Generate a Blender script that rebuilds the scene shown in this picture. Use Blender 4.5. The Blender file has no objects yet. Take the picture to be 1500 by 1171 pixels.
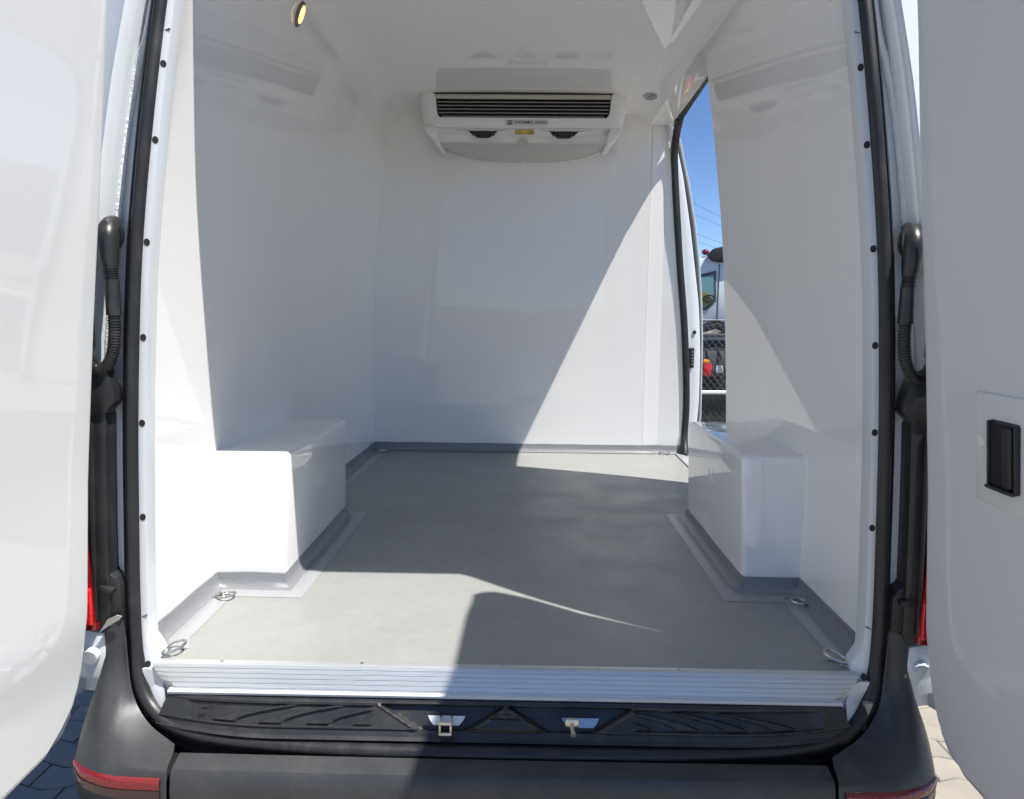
import bpy, bmesh, math, random
from mathutils import Vector, Matrix, noise
R = math.radians
random.seed(7)
sc = bpy.context.scene
COL = sc.collection

# ------------------------------------------------------------------ camera, sky, sun, exposure
cam_d = bpy.data.cameras.new("camera")
cam = bpy.data.objects.new("camera", cam_d)
COL.objects.link(cam)
sc.camera = cam
cam_d.sensor_width = 36.0
cam_d.lens = 36.0 * 1083.0 / 1500.0
cam_d.clip_start = 0.02
cam_d.clip_end = 3000
def aim(pitch, yaw, roll):
    p, y, r = R(pitch), R(yaw), R(roll)
    f = Vector((-math.sin(y) * math.cos(p), math.cos(y) * math.cos(p), -math.sin(p)))
    rt = Vector((math.cos(y), math.sin(y), 0)); up = rt.cross(f)
    r2 = rt * math.cos(r) + up * math.sin(r); u2 = r2.cross(f)
    return Matrix(((r2.x, u2.x, -f.x), (r2.y, u2.y, -f.y), (r2.z, u2.z, -f.z))).to_4x4()
cam.matrix_world = Matrix.Translation((0.03, -1.5, 1.46)) @ aim(7.13, 0.9, 0.6)

SUN_TRAVEL = Vector((-0.455, 0.247, -1.0)).normalized()
to_sun = -SUN_TRAVEL
elev = math.asin(to_sun.z)
azim = math.atan2(to_sun.x, to_sun.y)          # clockwise from +Y
world = bpy.data.worlds.new("World")
sc.world = world
world.use_nodes = True
wn = world.node_tree
bg = wn.nodes["Background"]
sky = wn.nodes.new("ShaderNodeTexSky")
sky.sky_type = 'NISHITA'
sky.sun_disc = False
sky.sun_elevation = elev
sky.sun_rotation = azim
sky.altitude = 1800
sky.air_density = 0.8
sky.dust_density = 0.0
sky.ozone_density = 7.0
bg.inputs["Strength"].default_value = 0.074
wn.links.new(sky.outputs[0], bg.inputs[0])
sun_d = bpy.data.lights.new("sun", 'SUN')
sun_d.energy = 3.65
sun_d.angle = R(0.53)
sun_d.color = (1.0, 0.96, 0.90)
sun = bpy.data.objects.new("sun", sun_d)
COL.objects.link(sun)
sun.location = (6, -3, 12)
sun.rotation_euler = to_sun.to_track_quat('Z', 'Y').to_euler()
sc.view_settings.view_transform = 'Standard'
sc.view_settings.look = 'None'
sc.view_settings.gamma = 1
sc.view_settings.exposure = 1.12
cy = sc.cycles
cy.max_bounces = 14
cy.diffuse_bounces = 8
cy.glossy_bounces = 8
cy.transmission_bounces = 6
cy.caustics_reflective = True
cy.blur_glossy = 0.05
cy.sample_clamp_indirect = 6.0

# ------------------------------------------------------------------ materials
def mat(name, col, rough=0.5, metal=0.0, spec=0.5, coat=0.0, bump=None, var=None, emit=None, trans=0.0, ior=1.5, rvar=None, stretch=None, fine=None):
    """bump = [(scale, distance, detail)], var = (scale, other colour, low, high)"""
    m = bpy.data.materials.new(name)
    m.use_nodes = True
    nt = m.node_tree
    b = nt.nodes["Principled BSDF"]
    b.inputs["Base Color"].default_value = (*col, 1)
    b.inputs["Roughness"].default_value = rough
    b.inputs["Metallic"].default_value = metal
    b.inputs["IOR"].default_value = ior
    b.inputs["Specular IOR Level"].default_value = spec
    b.inputs["Coat Weight"].default_value = coat
    b.inputs["Coat Roughness"].default_value = 0.04
    b.inputs["Transmission Weight"].default_value = trans
    if emit:
        b.inputs["Emission Color"].default_value = (*emit[0], 1)
        b.inputs["Emission Strength"].default_value = emit[1]
    tc = nt.nodes.new("ShaderNodeTexCoord")
    vec = tc.outputs["Object"]
    if stretch:
        mp = nt.nodes.new("ShaderNodeMapping"); mp.inputs["Scale"].default_value = stretch
        nt.links.new(vec, mp.inputs[0]); vec = mp.outputs[0]
    prev = None
    for (s, d, det) in (bump or []):
        n = nt.nodes.new("ShaderNodeTexNoise"); n.inputs["Scale"].default_value = s; n.inputs["Detail"].default_value = det
        nt.links.new(vec, n.inputs[0])
        bp = nt.nodes.new("ShaderNodeBump"); bp.inputs["Strength"].default_value = 1.0; bp.inputs["Distance"].default_value = d
        nt.links.new(n.outputs[0], bp.inputs["Height"])
        if prev: nt.links.new(prev.outputs[0], bp.inputs["Normal"])
        prev = bp
    if prev: nt.links.new(prev.outputs[0], b.inputs["Normal"])
    if var:
        s, c2, lo, hi = var
        n = nt.nodes.new("ShaderNodeTexNoise"); n.inputs["Scale"].default_value = s; n.inputs["Detail"].default_value = 6
        nt.links.new(vec, n.inputs[0])
        cr = nt.nodes.new("ShaderNodeValToRGB")
        cr.color_ramp.elements[0].position = lo; cr.color_ramp.elements[0].color = (*col, 1)
        cr.color_ramp.elements[1].position = hi; cr.color_ramp.elements[1].color = (*c2, 1)
        nt.links.new(n.outputs[0], cr.inputs[0]); nt.links.new(cr.outputs[0], b.inputs["Base Color"])
    if fine:
        src = b.inputs["Base Color"].links[0].from_socket if b.inputs["Base Color"].links else None
        n = nt.nodes.new("ShaderNodeTexNoise"); n.inputs["Scale"].default_value = fine[0]; n.inputs["Detail"].default_value = 3
        nt.links.new(vec, n.inputs[0])
        n2 = nt.nodes.new("ShaderNodeTexNoise"); n2.inputs["Scale"].default_value = fine[0] * .09; n2.inputs["Detail"].default_value = 8; n2.inputs["Roughness"].default_value = .7
        nt.links.new(vec, n2.inputs[0])
        ad = nt.nodes.new("ShaderNodeMath"); ad.operation = 'ADD'; nt.links.new(n.outputs[0], ad.inputs[0]); nt.links.new(n2.outputs[0], ad.inputs[1])
        mr = nt.nodes.new("ShaderNodeMapRange"); mr.inputs[1].default_value = 0.7; mr.inputs[2].default_value = 1.3
        mr.inputs[3].default_value = 1 - fine[1]; mr.inputs[4].default_value = 1 + fine[1]
        nt.links.new(ad.outputs[0], mr.inputs[0])
        vm = nt.nodes.new("ShaderNodeVectorMath"); vm.operation = 'SCALE'
        if src: nt.links.new(src, vm.inputs[0])
        else: vm.inputs[0].default_value = col
        nt.links.new(mr.outputs[0], vm.inputs["Scale"]); nt.links.new(vm.outputs[0], b.inputs["Base Color"])
    if rvar:
        s, lo, hi = rvar
        n = nt.nodes.new("ShaderNodeTexNoise"); n.inputs["Scale"].default_value = s; n.inputs["Detail"].default_value = 5
        nt.links.new(vec, n.inputs[0])
        mr = nt.nodes.new("ShaderNodeMapRange"); mr.inputs[1].default_value = 0.35; mr.inputs[2].default_value = 0.65
        mr.inputs[3].default_value = lo; mr.inputs[4].default_value = hi
        nt.links.new(n.outputs[0], mr.inputs[0]); nt.links.new(mr.outputs[0], b.inputs["Roughness"])
    return m
M = {}
M['gel'] = mat('white gelcoat lining', (0.82, 0.815, 0.80), 0.012, bump=[(1.6, 0.0014, 1)], var=(1.3, (0.80, 0.80, 0.79), 0.4, 0.7), ior=1.72, fine=(90, 0.012))
M['gelback'] = mat('white end wall gelcoat', (0.80, 0.795, 0.785), 0.02, bump=[(1.3, 0.005, 2)], ior=1.5, fine=(90, 0.012))
M['door'] = mat('white door skin', (0.66, 0.67, 0.67), 0.03, bump=[(2.4, 0.003, 1)], ior=1.55)
M['paint'] = mat('white van paint', (0.58, 0.61, 0.63), 0.16, coat=0.6, bump=[(3, 0.0015, 1)])
M['floor'] = mat('grey floor coating', (0.287, 0.292, 0.278), 0.40, bump=[(420, 0.00035, 3), (9, 0.0003, 3)], var=(5, (0.272, 0.277, 0.268), 0.35, 0.75), rvar=(6, 0.34, 0.48), ior=1.5, fine=(330, 0.09))
M['skirt'] = mat('grey sealing band', (0.19, 0.197, 0.21), 0.38, bump=[(14, 0.0012, 4)], stretch=(1.2, 1.2, 14), var=(30, (0.22, 0.228, 0.24), 0.45, 0.7))
M['strip'] = mat('pale resin strip', (0.32, 0.327, 0.335), 0.28, bump=[(10, 0.0012, 3)], var=(6, (0.31, 0.32, 0.335), 0.4, 0.7))
M['alu'] = mat('ribbed aluminium', (0.60, 0.62, 0.62), 0.40, metal=0.6, bump=[(25, 0.0005, 3)], stretch=(0.6, 20, 20), rvar=(20, 0.3, 0.42))
M['steel'] = mat('zinc plated steel', (0.55, 0.55, 0.52), 0.28, metal=1.0, bump=[(60, 0.0003, 2)])
M['rubber'] = mat('black rubber', (0.017, 0.017, 0.019), 0.42, bump=[(35, 0.0006, 3)], rvar=(20, 0.34, 0.55), stretch=(1, 1, 0.4), var=(40, (0.035, 0.034, 0.035), 0.55, 0.8))
M['plastic'] = mat('grey bumper plastic', (0.038, 0.040, 0.043), 0.42, bump=[(700, 0.00012, 2), (14, 0.0006, 3)], var=(11, (0.058, 0.059, 0.060), 0.5, 0.78), rvar=(9, 0.36, 0.52), fine=(260, 0.2))
M['black'] = mat('black plastic trim', (0.016, 0.017, 0.019), 0.40, bump=[(600, 0.00012, 2)], var=(16, (0.030, 0.030, 0.032), 0.5, 0.8), rvar=(10, 0.3, 0.5))
M['trim'] = mat('dusty black sill trim', (0.022, 0.023, 0.025), 0.36, bump=[(500, 0.00012, 2)], var=(18, (0.045, 0.045, 0.045), 0.5, 0.8), rvar=(14, 0.28, 0.5), fine=(240, 0.3))
M['dark'] = mat('dark void', (0.008, 0.008, 0.009), 0.7)
M['red'] = mat('red lamp lens', (0.20, 0.006, 0.008), 0.08, coat=0.5, bump=[(70, 0.002, 1)], spec=0.8)
M['redbright'] = mat('red reflector', (0.17, 0.009, 0.012), 0.12, coat=0.6, bump=[(160, 0.0015, 1)])
M['lampred'] = mat('bright lamp lens', (0.62, 0.010, 0.012), 0.1, coat=0.6, bump=[(160, 0.0015, 1)])
M['clear'] = mat('clear lamp lens', (0.035, 0.016, 0.016), 0.08, coat=0.6, bump=[(90, 0.002, 1)])
M['unit'] = mat('unit white plastic', (0.72, 0.73, 0.71), 0.32, bump=[(300, 0.0001, 2)])
M['unitgrey'] = mat('unit grey pan', (0.50, 0.49, 0.47), 0.4)
M['beige'] = mat('unit beige band', (0.47, 0.44, 0.40), 0.45)
M['slat'] = mat('grille slat', (0.30, 0.30, 0.30), 0.35)
M['label'] = mat('label film', (0.55, 0.58, 0.60), 0.3)
M['ink'] = mat('dark ink', (0.012, 0.014, 0.03), 0.4)
M['yellow'] = mat('yellow sticker', (0.65, 0.50, 0.06), 0.4)
M['seamer'] = mat('seam sealer', (0.62, 0.63, 0.63), 0.5, bump=[(160, 0.003, 2)])
M['mark'] = mat('moulded letters', (0.80, 0.81, 0.80), 0.12)
M['lampglow'] = mat('lit lamp', (0.9, 0.6, 0.3), 0.3, emit=((1.0, 0.60, 0.25), 0.7))
M['lampglass'] = mat('lamp glass', (0.25, 0.25, 0.25), 0.06, coat=0.5)
M['bronze'] = mat('lamp housing', (0.16, 0.13, 0.11), 0.3, metal=0.3)
M['galv'] = mat('galvanised wire', (0.16, 0.17, 0.18), 0.4, metal=0.6)
M['railwhite'] = mat('pale fence tube', (0.70, 0.72, 0.72), 0.35)
M['truck'] = mat('truck paint', (0.62, 0.68, 0.74), 0.25, coat=0.4)
M['machine'] = mat('dark machinery', (0.016, 0.017, 0.018), 0.45, var=(6, (0.05, 0.05, 0.05), 0.5, 0.8), bump=[(20, 0.002, 3)])
M['machine2'] = mat('grey machinery', (0.07, 0.075, 0.08), 0.45, bump=[(20, 0.002, 3)])
M['truckglass'] = mat('truck glass', (0.10, 0.24, 0.26), 0.04, spec=0.8)
M['hivis'] = mat('cab interior things', (0.25, 0.24, 0.05), 0.6, var=(14, (0.03, 0.03, 0.03), 0.45, 0.6))
M['orange'] = mat('orange lens', (0.75, 0.25, 0.02), 0.2)
M['wood'] = mat('weathered pole wood', (0.16, 0.11, 0.07), 0.8, bump=[(8, 0.01, 4)])
M['leaf'] = mat('yellow green leaf', (0.16, 0.20, 0.03), 0.5)
M['tyre'] = mat('tyre rubber', (0.02, 0.02, 0.02), 0.6)
M['hose'] = mat('corrugated hose', (0.022, 0.022, 0.023), 0.34, bump=[(30, 0.0006, 2)], var=(30, (0.055, 0.053, 0.05), 0.5, 0.8))
M['scuff'] = mat('chalky scuff', (0.30, 0.29, 0.27), 0.8, bump=[(120, 0.001, 2)])
M['paver'] = mat('concrete paver', (0.27, 0.245, 0.21), 0.8, bump=[(220, 0.0015, 4), (30, 0.002, 3)], var=(9, (0.34, 0.30, 0.245), 0.35, 0.7))
M['paver2'] = mat('concrete paver warm', (0.31, 0.275, 0.225), 0.8, bump=[(220, 0.0015, 4), (30, 0.002, 3)], var=(7, (0.24, 0.22, 0.195), 0.35, 0.7))
M['ground'] = mat('sandy ground', (0.19, 0.17, 0.14), 0.9, bump=[(60, 0.004, 5)], var=(0.8, (0.26, 0.235, 0.19), 0.35, 0.7))

# ------------------------------------------------------------------ helpers
def link(name, me, m=None, parent=None, loc=None, sharp=35):
    me.validate()
    o = bpy.data.objects.new(name, me)
    COL.objects.link(o)
    if m is not None and not me.materials:
        me.materials.append(M[m] if isinstance(m, str) else m)
    if sharp is not None and len(me.polygons):
        me.polygons.foreach_set("use_smooth", [True] * len(me.polygons))
        me.set_sharp_from_angle(angle=R(sharp))
    if parent is not None: o.parent = parent
    if loc is not None: o.location = loc
    return o
def fix(bm):
    bmesh.ops.remove_doubles(bm, verts=bm.verts, dist=1e-5)
    bmesh.ops.recalc_face_normals(bm, faces=bm.faces)
def frombm(name, bm, m, parent=None, loc=None, sharp=35, recalc=True):
    if recalc: bmesh.ops.recalc_face_normals(bm, faces=bm.faces)
    me = bpy.data.meshes.new(name); bm.to_mesh(me); bm.free()
    return link(name, me, m, parent, loc, sharp)
def grid_bm(rows, bm=None, cu=False, cv=False):
    bm = bm or bmesh.new()
    vs = [[bm.verts.new(p) for p in r] for r in rows]
    nr, nc = len(rows), len(rows[0])
    for i in range(nr if cu else nr - 1):
        for j in range(nc if cv else nc - 1):
            a, b = i, (i + 1) % nr; c, d = j, (j + 1) % nc
            try: bm.faces.new((vs[a][c], vs[a][d], vs[b][d], vs[b][c]))
            except ValueError: pass
    return bm, vs
def grid(name, rows, m, parent=None, cu=False, cv=False, sharp=35, thick=0.0, flip=False):
    bm, vs = grid_bm(rows, None, cu, cv)
    bmesh.ops.recalc_face_normals(bm, faces=bm.faces)
    if flip: bmesh.ops.reverse_faces(bm, faces=bm.faces)
    o = frombm(name, bm, m, parent, None, sharp, recalc=False)
    if thick:
        md = o.modifiers.new("thickness", 'SOLIDIFY'); md.thickness = abs(thick); md.offset = -1 if thick > 0 else 1
    return o
def add_box(bm, c, s, bevel=0.0, seg=2, rot=None):
    mt = Matrix.Translation(c)
    if rot is not None: mt = mt @ rot.to_4x4()
    r = bmesh.ops.create_cube(bm, size=1.0, matrix=mt @ Matrix.Diagonal((*s, 1)))
    if bevel:
        es = set()
        for v in r['verts']:
            for e in v.link_edges: es.add(e)
        bmesh.ops.bevel(bm, geom=list(es), offset=bevel, segments=seg, profile=0.5, affect='EDGES')
def box(name, c, s, m, parent=None, bevel=0.0, seg=2, rot=None):
    bm = bmesh.new(); add_box(bm, c, s, bevel, seg, rot)
    return frombm(name, bm, m, parent)
def add_prism(bm, poly, axis, a, b, bevel=0.0):
    """polygon in the plane across axis ('x','y','z'), extruded from a to b"""
    def P(p, t):
        return {'x': (t, p[0], p[1]), 'y': (p[0], t, p[1]), 'z': (p[0], p[1], t)}[axis]
    v1 = [bm.verts.new(P(p, a)) for p in poly]; v2 = [bm.verts.new(P(p, b)) for p in poly]
    n = len(poly)
    fs = [bm.faces.new(v1), bm.faces.new(v2[::-1])]
    for i in range(n): fs.append(bm.faces.new((v1[i], v2[i], v2[(i + 1) % n], v1[(i + 1) % n])))
    if bevel:
        bmesh.ops.recalc_face_normals(bm, faces=fs)
        es = [e for e in {e for f in fs for e in f.edges} if e.calc_face_angle(0) > R(20)]
        bmesh.ops.bevel(bm, geom=es, offset=bevel, segments=2, profile=0.5, affect='EDGES')
def prism(name, poly, axis, a, b, m, parent=None, bevel=0.0):
    bm = bmesh.new(); add_prism(bm, poly, axis, a, b, bevel)
    return frombm(name, bm, m, parent)
def spline(pts, n=8, closed=False):
    """Catmull-Rom through points"""
    P = [Vector(p) for p in pts]; out = []
    N = len(P)
    for i in range(N if closed else N - 1):
        g = lambda k: P[k % N] if closed else P[max(0, min(N - 1, k))]
        a, b, c, d = g(i - 1), g(i), g(i + 1), g(i + 2)
        if not closed:
            if i == 0: a = b * 2 - c
            if i == N - 2: d = c * 2 - b
        for k in range(n):
            t = k / n
            out.append(0.5 * ((2 * b) + (c - a) * t + (2 * a - 5 * b + 4 * c - d) * t * t + (3 * b - a - 3 * c + d) * t ** 3))
    if not closed: out.append(P[-1].copy())
    return out
def sweep_rows(path, sec, up=Vector((0, 1, 0)), scale=None):
    """section (a,b): a along side = tangent x up, b along up"""
    rows = []
    n = len(path)
    for i, p in enumerate(path):
        t = (path[min(n - 1, i + 1)] - path[max(0, i - 1)]).normalized()
        u = (up - t * up.dot(t)).normalized(); s = t.cross(u)
        k = scale[i] if scale else 1
        rows.append([p + s * a * k + u * b * k for a, b in sec])
    return rows
def add_sweep(bm, path, sec, up=Vector((0, 1, 0)), scale=None, closed=False):
    rows = sweep_rows(path, sec, up, scale)
    _, vs = grid_bm(rows, bm, cu=closed, cv=True)
    if not closed:
        for r in (vs[0], vs[-1]):
            try: bm.faces.new(r)
            except ValueError: pass
def circ(r, n=10, r2=None):
    return [(r * math.cos(2 * math.pi * k / n), (r2 or r) * math.sin(2 * math.pi * k / n)) for k in range(n)]
def add_tube(bm, pts, r, n=8, up=None, scale=None, closed=False):
    pts = [Vector(p) for p in pts]
    if up is None:
        d = (pts[-1] - pts[0]).normalized() if not closed else Vector((0, 0, 0))
        up = Vector((0, 0, 1)) if abs(d.z) < 0.8 else Vector((0, 1, 0))
    add_sweep(bm, pts, circ(r, n), up, scale, closed)
def tube(name, pts, r, m, parent=None, n=8, up=None, scale=None):
    bm = bmesh.new(); add_tube(bm, pts, r, n, up, scale)
    return frombm(name, bm, m, parent)
def add_disc(bm, c, nrm, r, h, n=20):
    q = Vector(nrm).to_track_quat('Z', 'Y').to_matrix().to_4x4()
    bmesh.ops.create_cone(bm, cap_ends=True, segments=n, radius1=r, radius2=r, depth=h, matrix=Matrix.Translation(c) @ q)
def interp(tab, x):
    if x <= tab[0][0]: return tab[0][1]
    for (a, va), (b, vb) in zip(tab, tab[1:]):
        if x <= b:
            t = (x - a) / (b - a)
            return va + (vb - va) * t
    return tab[-1][1]
def smooth_tab(tab, n=6):
    p = spline([(a, b, 0) for a, b in tab], n)
    return [(v.x, v.y) for v in p]
def empty(name, loc, label=None, cat=None, group=None):
    o = bpy.data.objects.new(name, None); COL.objects.link(o); o.location = loc
    o.empty_display_size = 0.2
    if label: tag(o, label, cat, group)
    return o
def tag(o, label=None, cat=None, group=None, kind=None):
    if label: o["label"] = label
    if cat: o["category"] = cat
    if group: o["group"] = group
    if kind: o["kind"] = kind
    return o
def text_obj(name, s, size, m, parent, mw, ext=0.0006, offset=0.0, space=1.0, sx=1.0):
    cu = bpy.data.curves.new(name, 'FONT'); cu.body = s; cu.size = size; cu.extrude = ext; cu.offset = offset
    cu.align_x = 'CENTER'; cu.align_y = 'CENTER'; cu.space_character = space
    t = bpy.data.objects.new(name, cu); COL.objects.link(t)
    bpy.context.view_layer.update()
    me = bpy.data.meshes.new_from_object(t.evaluated_get(bpy.context.evaluated_depsgraph_get()))
    bpy.data.objects.remove(t)
    me.materials.clear()
    me.transform(mw @ Matrix.Diagonal((sx, 1, 1, 1)))
    return link(name, me, m, parent, sharp=None)
FACE_BACK = Matrix(((1, 0, 0, 0), (0, 0, -1, 0), (0, 1, 0, 0), (0, 0, 0, 1)))      # text facing -Y

# ------------------------------------------------------------------ ground and paving
g = bmesh.new()
add_box(g, (0, 0, -0.5), (1600, 1600, 0.86))
ground = frombm('ground', g, 'ground'); tag(ground, kind='structure')
paving = empty('paving', (0, 0, -0.07)); tag(paving, kind='structure')
bm = bmesh.new(); add_box(bm, (0, 0, -0.034), (13.4, 13.4, 0.05))
bed = frombm('paving_bed', bm, 'ground', paving, (0, 0, 0.02))
PL, PW, AMP = 0.225, 0.1125, 0.016
def zig(x):
    p = (x / PL) % 1.0
    return AMP * interp([(0, 0), (0.22, 1), (0.28, 1), (0.72, -1), (0.78, -1), (1, 0)], p)
def paver_bm(phase, bm=None, ox=0, oy=0, oz=0, low=False):
    bm = bm or bmesh.new()
    gp = 0.0022
    xs = [gp, 0.0495, 0.063, 0.162, 0.1755, PL - gp]
    if phase: xs = [gp, 0.0495, 0.063, 0.162, 0.1755, PL - gp]
    f = lambda x: zig(x + phase)
    lo = [(x, f(x) + gp) for x in xs]; hi = [(x, f(x) + PW - gp) for x in reversed(xs)]
    ring = lo + hi
    cx, cyy = PL / 2, PW / 2
    def ins(p, k): return (p[0] + (k if p[0] < cx else -k) * (1 if p in (ring[0], ring[5], ring[6], ring[11]) else 0), p[1] + (k if ring.index(p) < 6 else -k))
    r0 = [bm.verts.new((x + ox, y + oy, -0.03 + oz)) for x, y in ring]
    r1 = [bm.verts.new((x + ox, y + oy, -0.004 + oz)) for x, y in ring]
    r2 = [bm.verts.new((ins(p, 0.004)[0] + ox, ins(p, 0.004)[1] + oy, oz)) for p in ring]
    n = len(ring)
    for A, B in ((r0, r1), (r1, r2)):
        for i in range(n): bm.faces.new((A[i], A[(i + 1) % n], B[(i + 1) % n], B[i]))
    for i in range(5): bm.faces.new((r2[i], r2[i + 1], r2[10 - i], r2[11 - i]))
    return bm
pm = []
for ph in (0, PL / 2):
    for mm in ('paver', 'paver2'):
        b = paver_bm(ph); me = bpy.data.meshes.new('paver'); b.to_mesh(me); b.free(); me.materials.append(M[mm]); pm.append(me)
cells = []
for j in range(-56, 57):
    for i in range(-29, 30):
        ox = i * PL + (PL / 2 if j % 2 else 0); oy = j * PW
        cxx, cyy = ox + PL / 2, oy + PW / 2
        d = min(math.hypot(cxx + 1.40, cyy - 0.55), math.hypot(cxx - 1.40, cyy - 0.6))
        cells.append((d, ox, oy, j))
cells.sort()
rest = bmesh.new()
for k, (d, ox, oy, j) in enumerate(cells):
    oz = random.uniform(-0.0022, 0.0022)
    if k < 296:
        o = bpy.data.objects.new('paver', pm[(2 if j % 2 else 0) + (random.random() < 0.4)])
        COL.objects.link(o); o.parent = paving; o.location = (ox, oy, 0.07 + oz)
        o.rotation_euler = (random.uniform(-.008, .008), random.uniform(-.008, .008), 0)
    else:
        paver_bm(PL / 2 if j % 2 else 0, rest, ox, oy, 0.07 + oz)
rr = frombm('far_pavers', rest, 'paver', paving, sharp=None); tag(rr, kind='stuff')

# ------------------------------------------------------------------ van: shared shape tables (van axis at x=0)
VAN = empty('cargo_van', (-0.006, 0, 0), 'white refrigerated cargo van seen from behind with both rear doors swung wide open', 'van')
FZ = 0.70
HW = smooth_tab([(0.575, .738), (0.70, .772), (0.83, .776), (1.05, .768), (1.26, .758), (1.53, .738), (1.80, .712), (2.05, .688), (2.25, .668), (2.45, .646)])
WT = smooth_tab([(0.60, .785), (0.80, .788), (1.07, .79), (1.64, .752), (1.97, .712), (2.17, .683), (2.32, .662)])
XD = [(0.5, .888), (0.7, .872), (0.83, .851), (1.12, .832), (1.42, .803), (1.66, .777), (2.02, .748), (2.3, .733), (2.55, .725)]   # inner face of an open rear door
def hw(z): return interp(HW, z)
def yf(z): return 0.0 if z < 1.45 else 0.145 * ((z - 1.45) / 1.0) ** 1.9
def clamp(a, lo=0.0, hi=1.0): return max(lo, min(hi, a))
def wallx(z, y):
    b = interp(WT, z)
    b -= 0.035 * clamp((y - 1.1) / 1.2) * clamp((2.1 - z) / 1.3)
    yr = yf(z) + 0.012
    t = clamp(1 - (y - yr) / 0.06)
    return b * (1 - t) + (hw(z) - 0.0185) * t
CEIL = 2.42
YB = 2.354

# lining walls
def wall_section(s, y, zlo=FZ - 0.01, zfil=2.30):
    pts = []
    n = 34
    for k in range(n + 1):
        z = zlo + (zfil - zlo) * k / n
        if z > 2.3: continue
        yy = max(y, yf(z) + 0.012)
        pts.append((s * wallx(z, yy), yy, z))
    return pts
def fillet(s, y, a0=0, n=8):
    yy = max(y, 0.14)
    x0 = wallx(2.30, yy); out = []
    for k in range(n + 1):
        a = R(a0) + (R(90) - R(a0)) * k / n
        out.append((s * (x0 - 0.115 * (1 - math.cos(a)) ** 0.9), max(y, yf(2.3 + 0.12 * math.sin(a)) + .012), 2.30 + 0.12 * math.sin(a)))
    return out
ysL = [0.012, 0.03, 0.05, 0.075, 0.1, 0.15, 0.2, 0.26, 0.35, 0.5, 0.7, 0.9, 1.1, 1.3, 1.5, 1.7, 1.9, 2.1, YB]
grid('lining_wall', [wall_section(-1, y)[:-1] + fillet(-1, y) for y in ysL], 'gel', VAN, sharp=60)
ysR = [0.012, 0.03, 0.05, 0.075, 0.1, 0.15, 0.2, 0.26, 0.35, 0.5, 0.7, 0.9, 1.1, 1.225]
w = grid('lining_wall', [wall_section(1, y)[:-1] + fillet(1, y) for y in ysR], 'gel', VAN, sharp=60)
# closed jamb face at the front end of the right wall, facing the side doorway
jr = []
for z in [0.69 + 0.05 * k for k in range(33)]:
    x = wallx(z, 1.225); jr.append([(x, 1.225, z), (x + .006, 1.232, z), (x + 0.10, 1.236, z)])
grid('side_door_jamb', jr, 'gel', VAN)
# ceiling cove above the side doorway and its header
a0 = 36
cove = [fillet(1, y, a0) for y in (1.225, 1.35, 1.5, 1.8, 2.1, YB)]
grid('ceiling_cove', cove, 'gel', VAN, sharp=60)
hd = []
for y in (1.225, 1.35, 1.5, 1.8, 2.1, YB):
    c = fillet(1, y, a0)[0]; xo = interp([(1.2, .718), (2.35, .767)], y)
    hd.append([c, (c[0] + .004, y, c[2] - .006), (xo, y, 2.372), (xo + .02, y, 2.376), (xo + .02, y, 2.50)])
grid('side_door_header', hd, 'gel', VAN, sharp=50)
# ceiling
rows = []
for y in [0.145, 0.3, 0.6, 1.0, 1.4, 1.8, 2.1, YB]:
    x0 = wallx(2.30, y) - 0.115 + .002
    rows.append([(x0 * t, y, CEIL + 0.006 * (1 - t * t)) for t in [-1, -.8, -.5, -.2, .2, .5, .8, 1]])
grid('ceiling_panel', rows, 'gel', VAN, sharp=60)
# partition wall and side pillar panels
def back_sheet(name, x0f, x1f, y0, y1, zt=2.43):
    rows = []
    for k in range(21):
        z = FZ - 0.01 + (zt - FZ + .01) * k / 20
        a, b = x0f(z), x1f(z)
        rows.append([(a + (b - a) * t, y0 + (y1 - y0) * t, z) for t in (0, .25, .5, .75, 1)])
    return grid(name, rows, 'gelback', VAN)
back_sheet('partition_wall', lambda z: -wallx(min(z, 2.3), YB) - .02, lambda z: .664, YB, YB)
prism('partition_edge', [(.664, YB), (.664, YB + .02), (.668, YB + .02), (.668, YB + .001)], 'z', FZ, 2.42, 'unitgrey', VAN)
back_sheet('pillar_panel', lambda z: .667, lambda z: .742, YB + .004, YB + .008)
pp = []
for z in [0.69 + k * 0.0865 for k in range(21)]:
    xo = interp([(0.6, .90), (1.2, .885), (1.7, .84), (2.2, .785), (2.45, .74)], z)
    pp.append([(.742, YB + .008, z), (.748, YB + .008, z), (.742 + (xo - .742) * .5, YB - .002, z), (xo, YB - .006, z), (xo + .006, YB + .0, z)])
grid('pillar_panel', pp, 'gel', VAN)
# floor
fr = []
for y in [-0.012, 0.02, 0.11, 0.2, 0.45, 0.8, 1.1, 1.24, 1.5, 1.9, 2.25, YB + .04]:
    xr = 0.80 if y < 1.23 else 0.845
    xl = 0.80
    if y < 0.1: xr = xl = 0.738 if y < 0 else 0.755
    fr.append([(-xl, y, FZ), (-0.4, y, FZ), (0, y, FZ), (0.4, y, FZ), (xr, y, FZ)])
floor = grid('cargo_floor', fr, 'floor', VAN)
prism('side_step_edge', [(0.845, FZ - .08), (0.845, FZ + .004), (0.80 + .035, FZ + .004), (0.835, FZ + .007), (0.875, FZ + .007), (0.90, FZ - .01), (0.90, FZ - .08)], 'y', 1.235, 2.36, 'alu', VAN)

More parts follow.
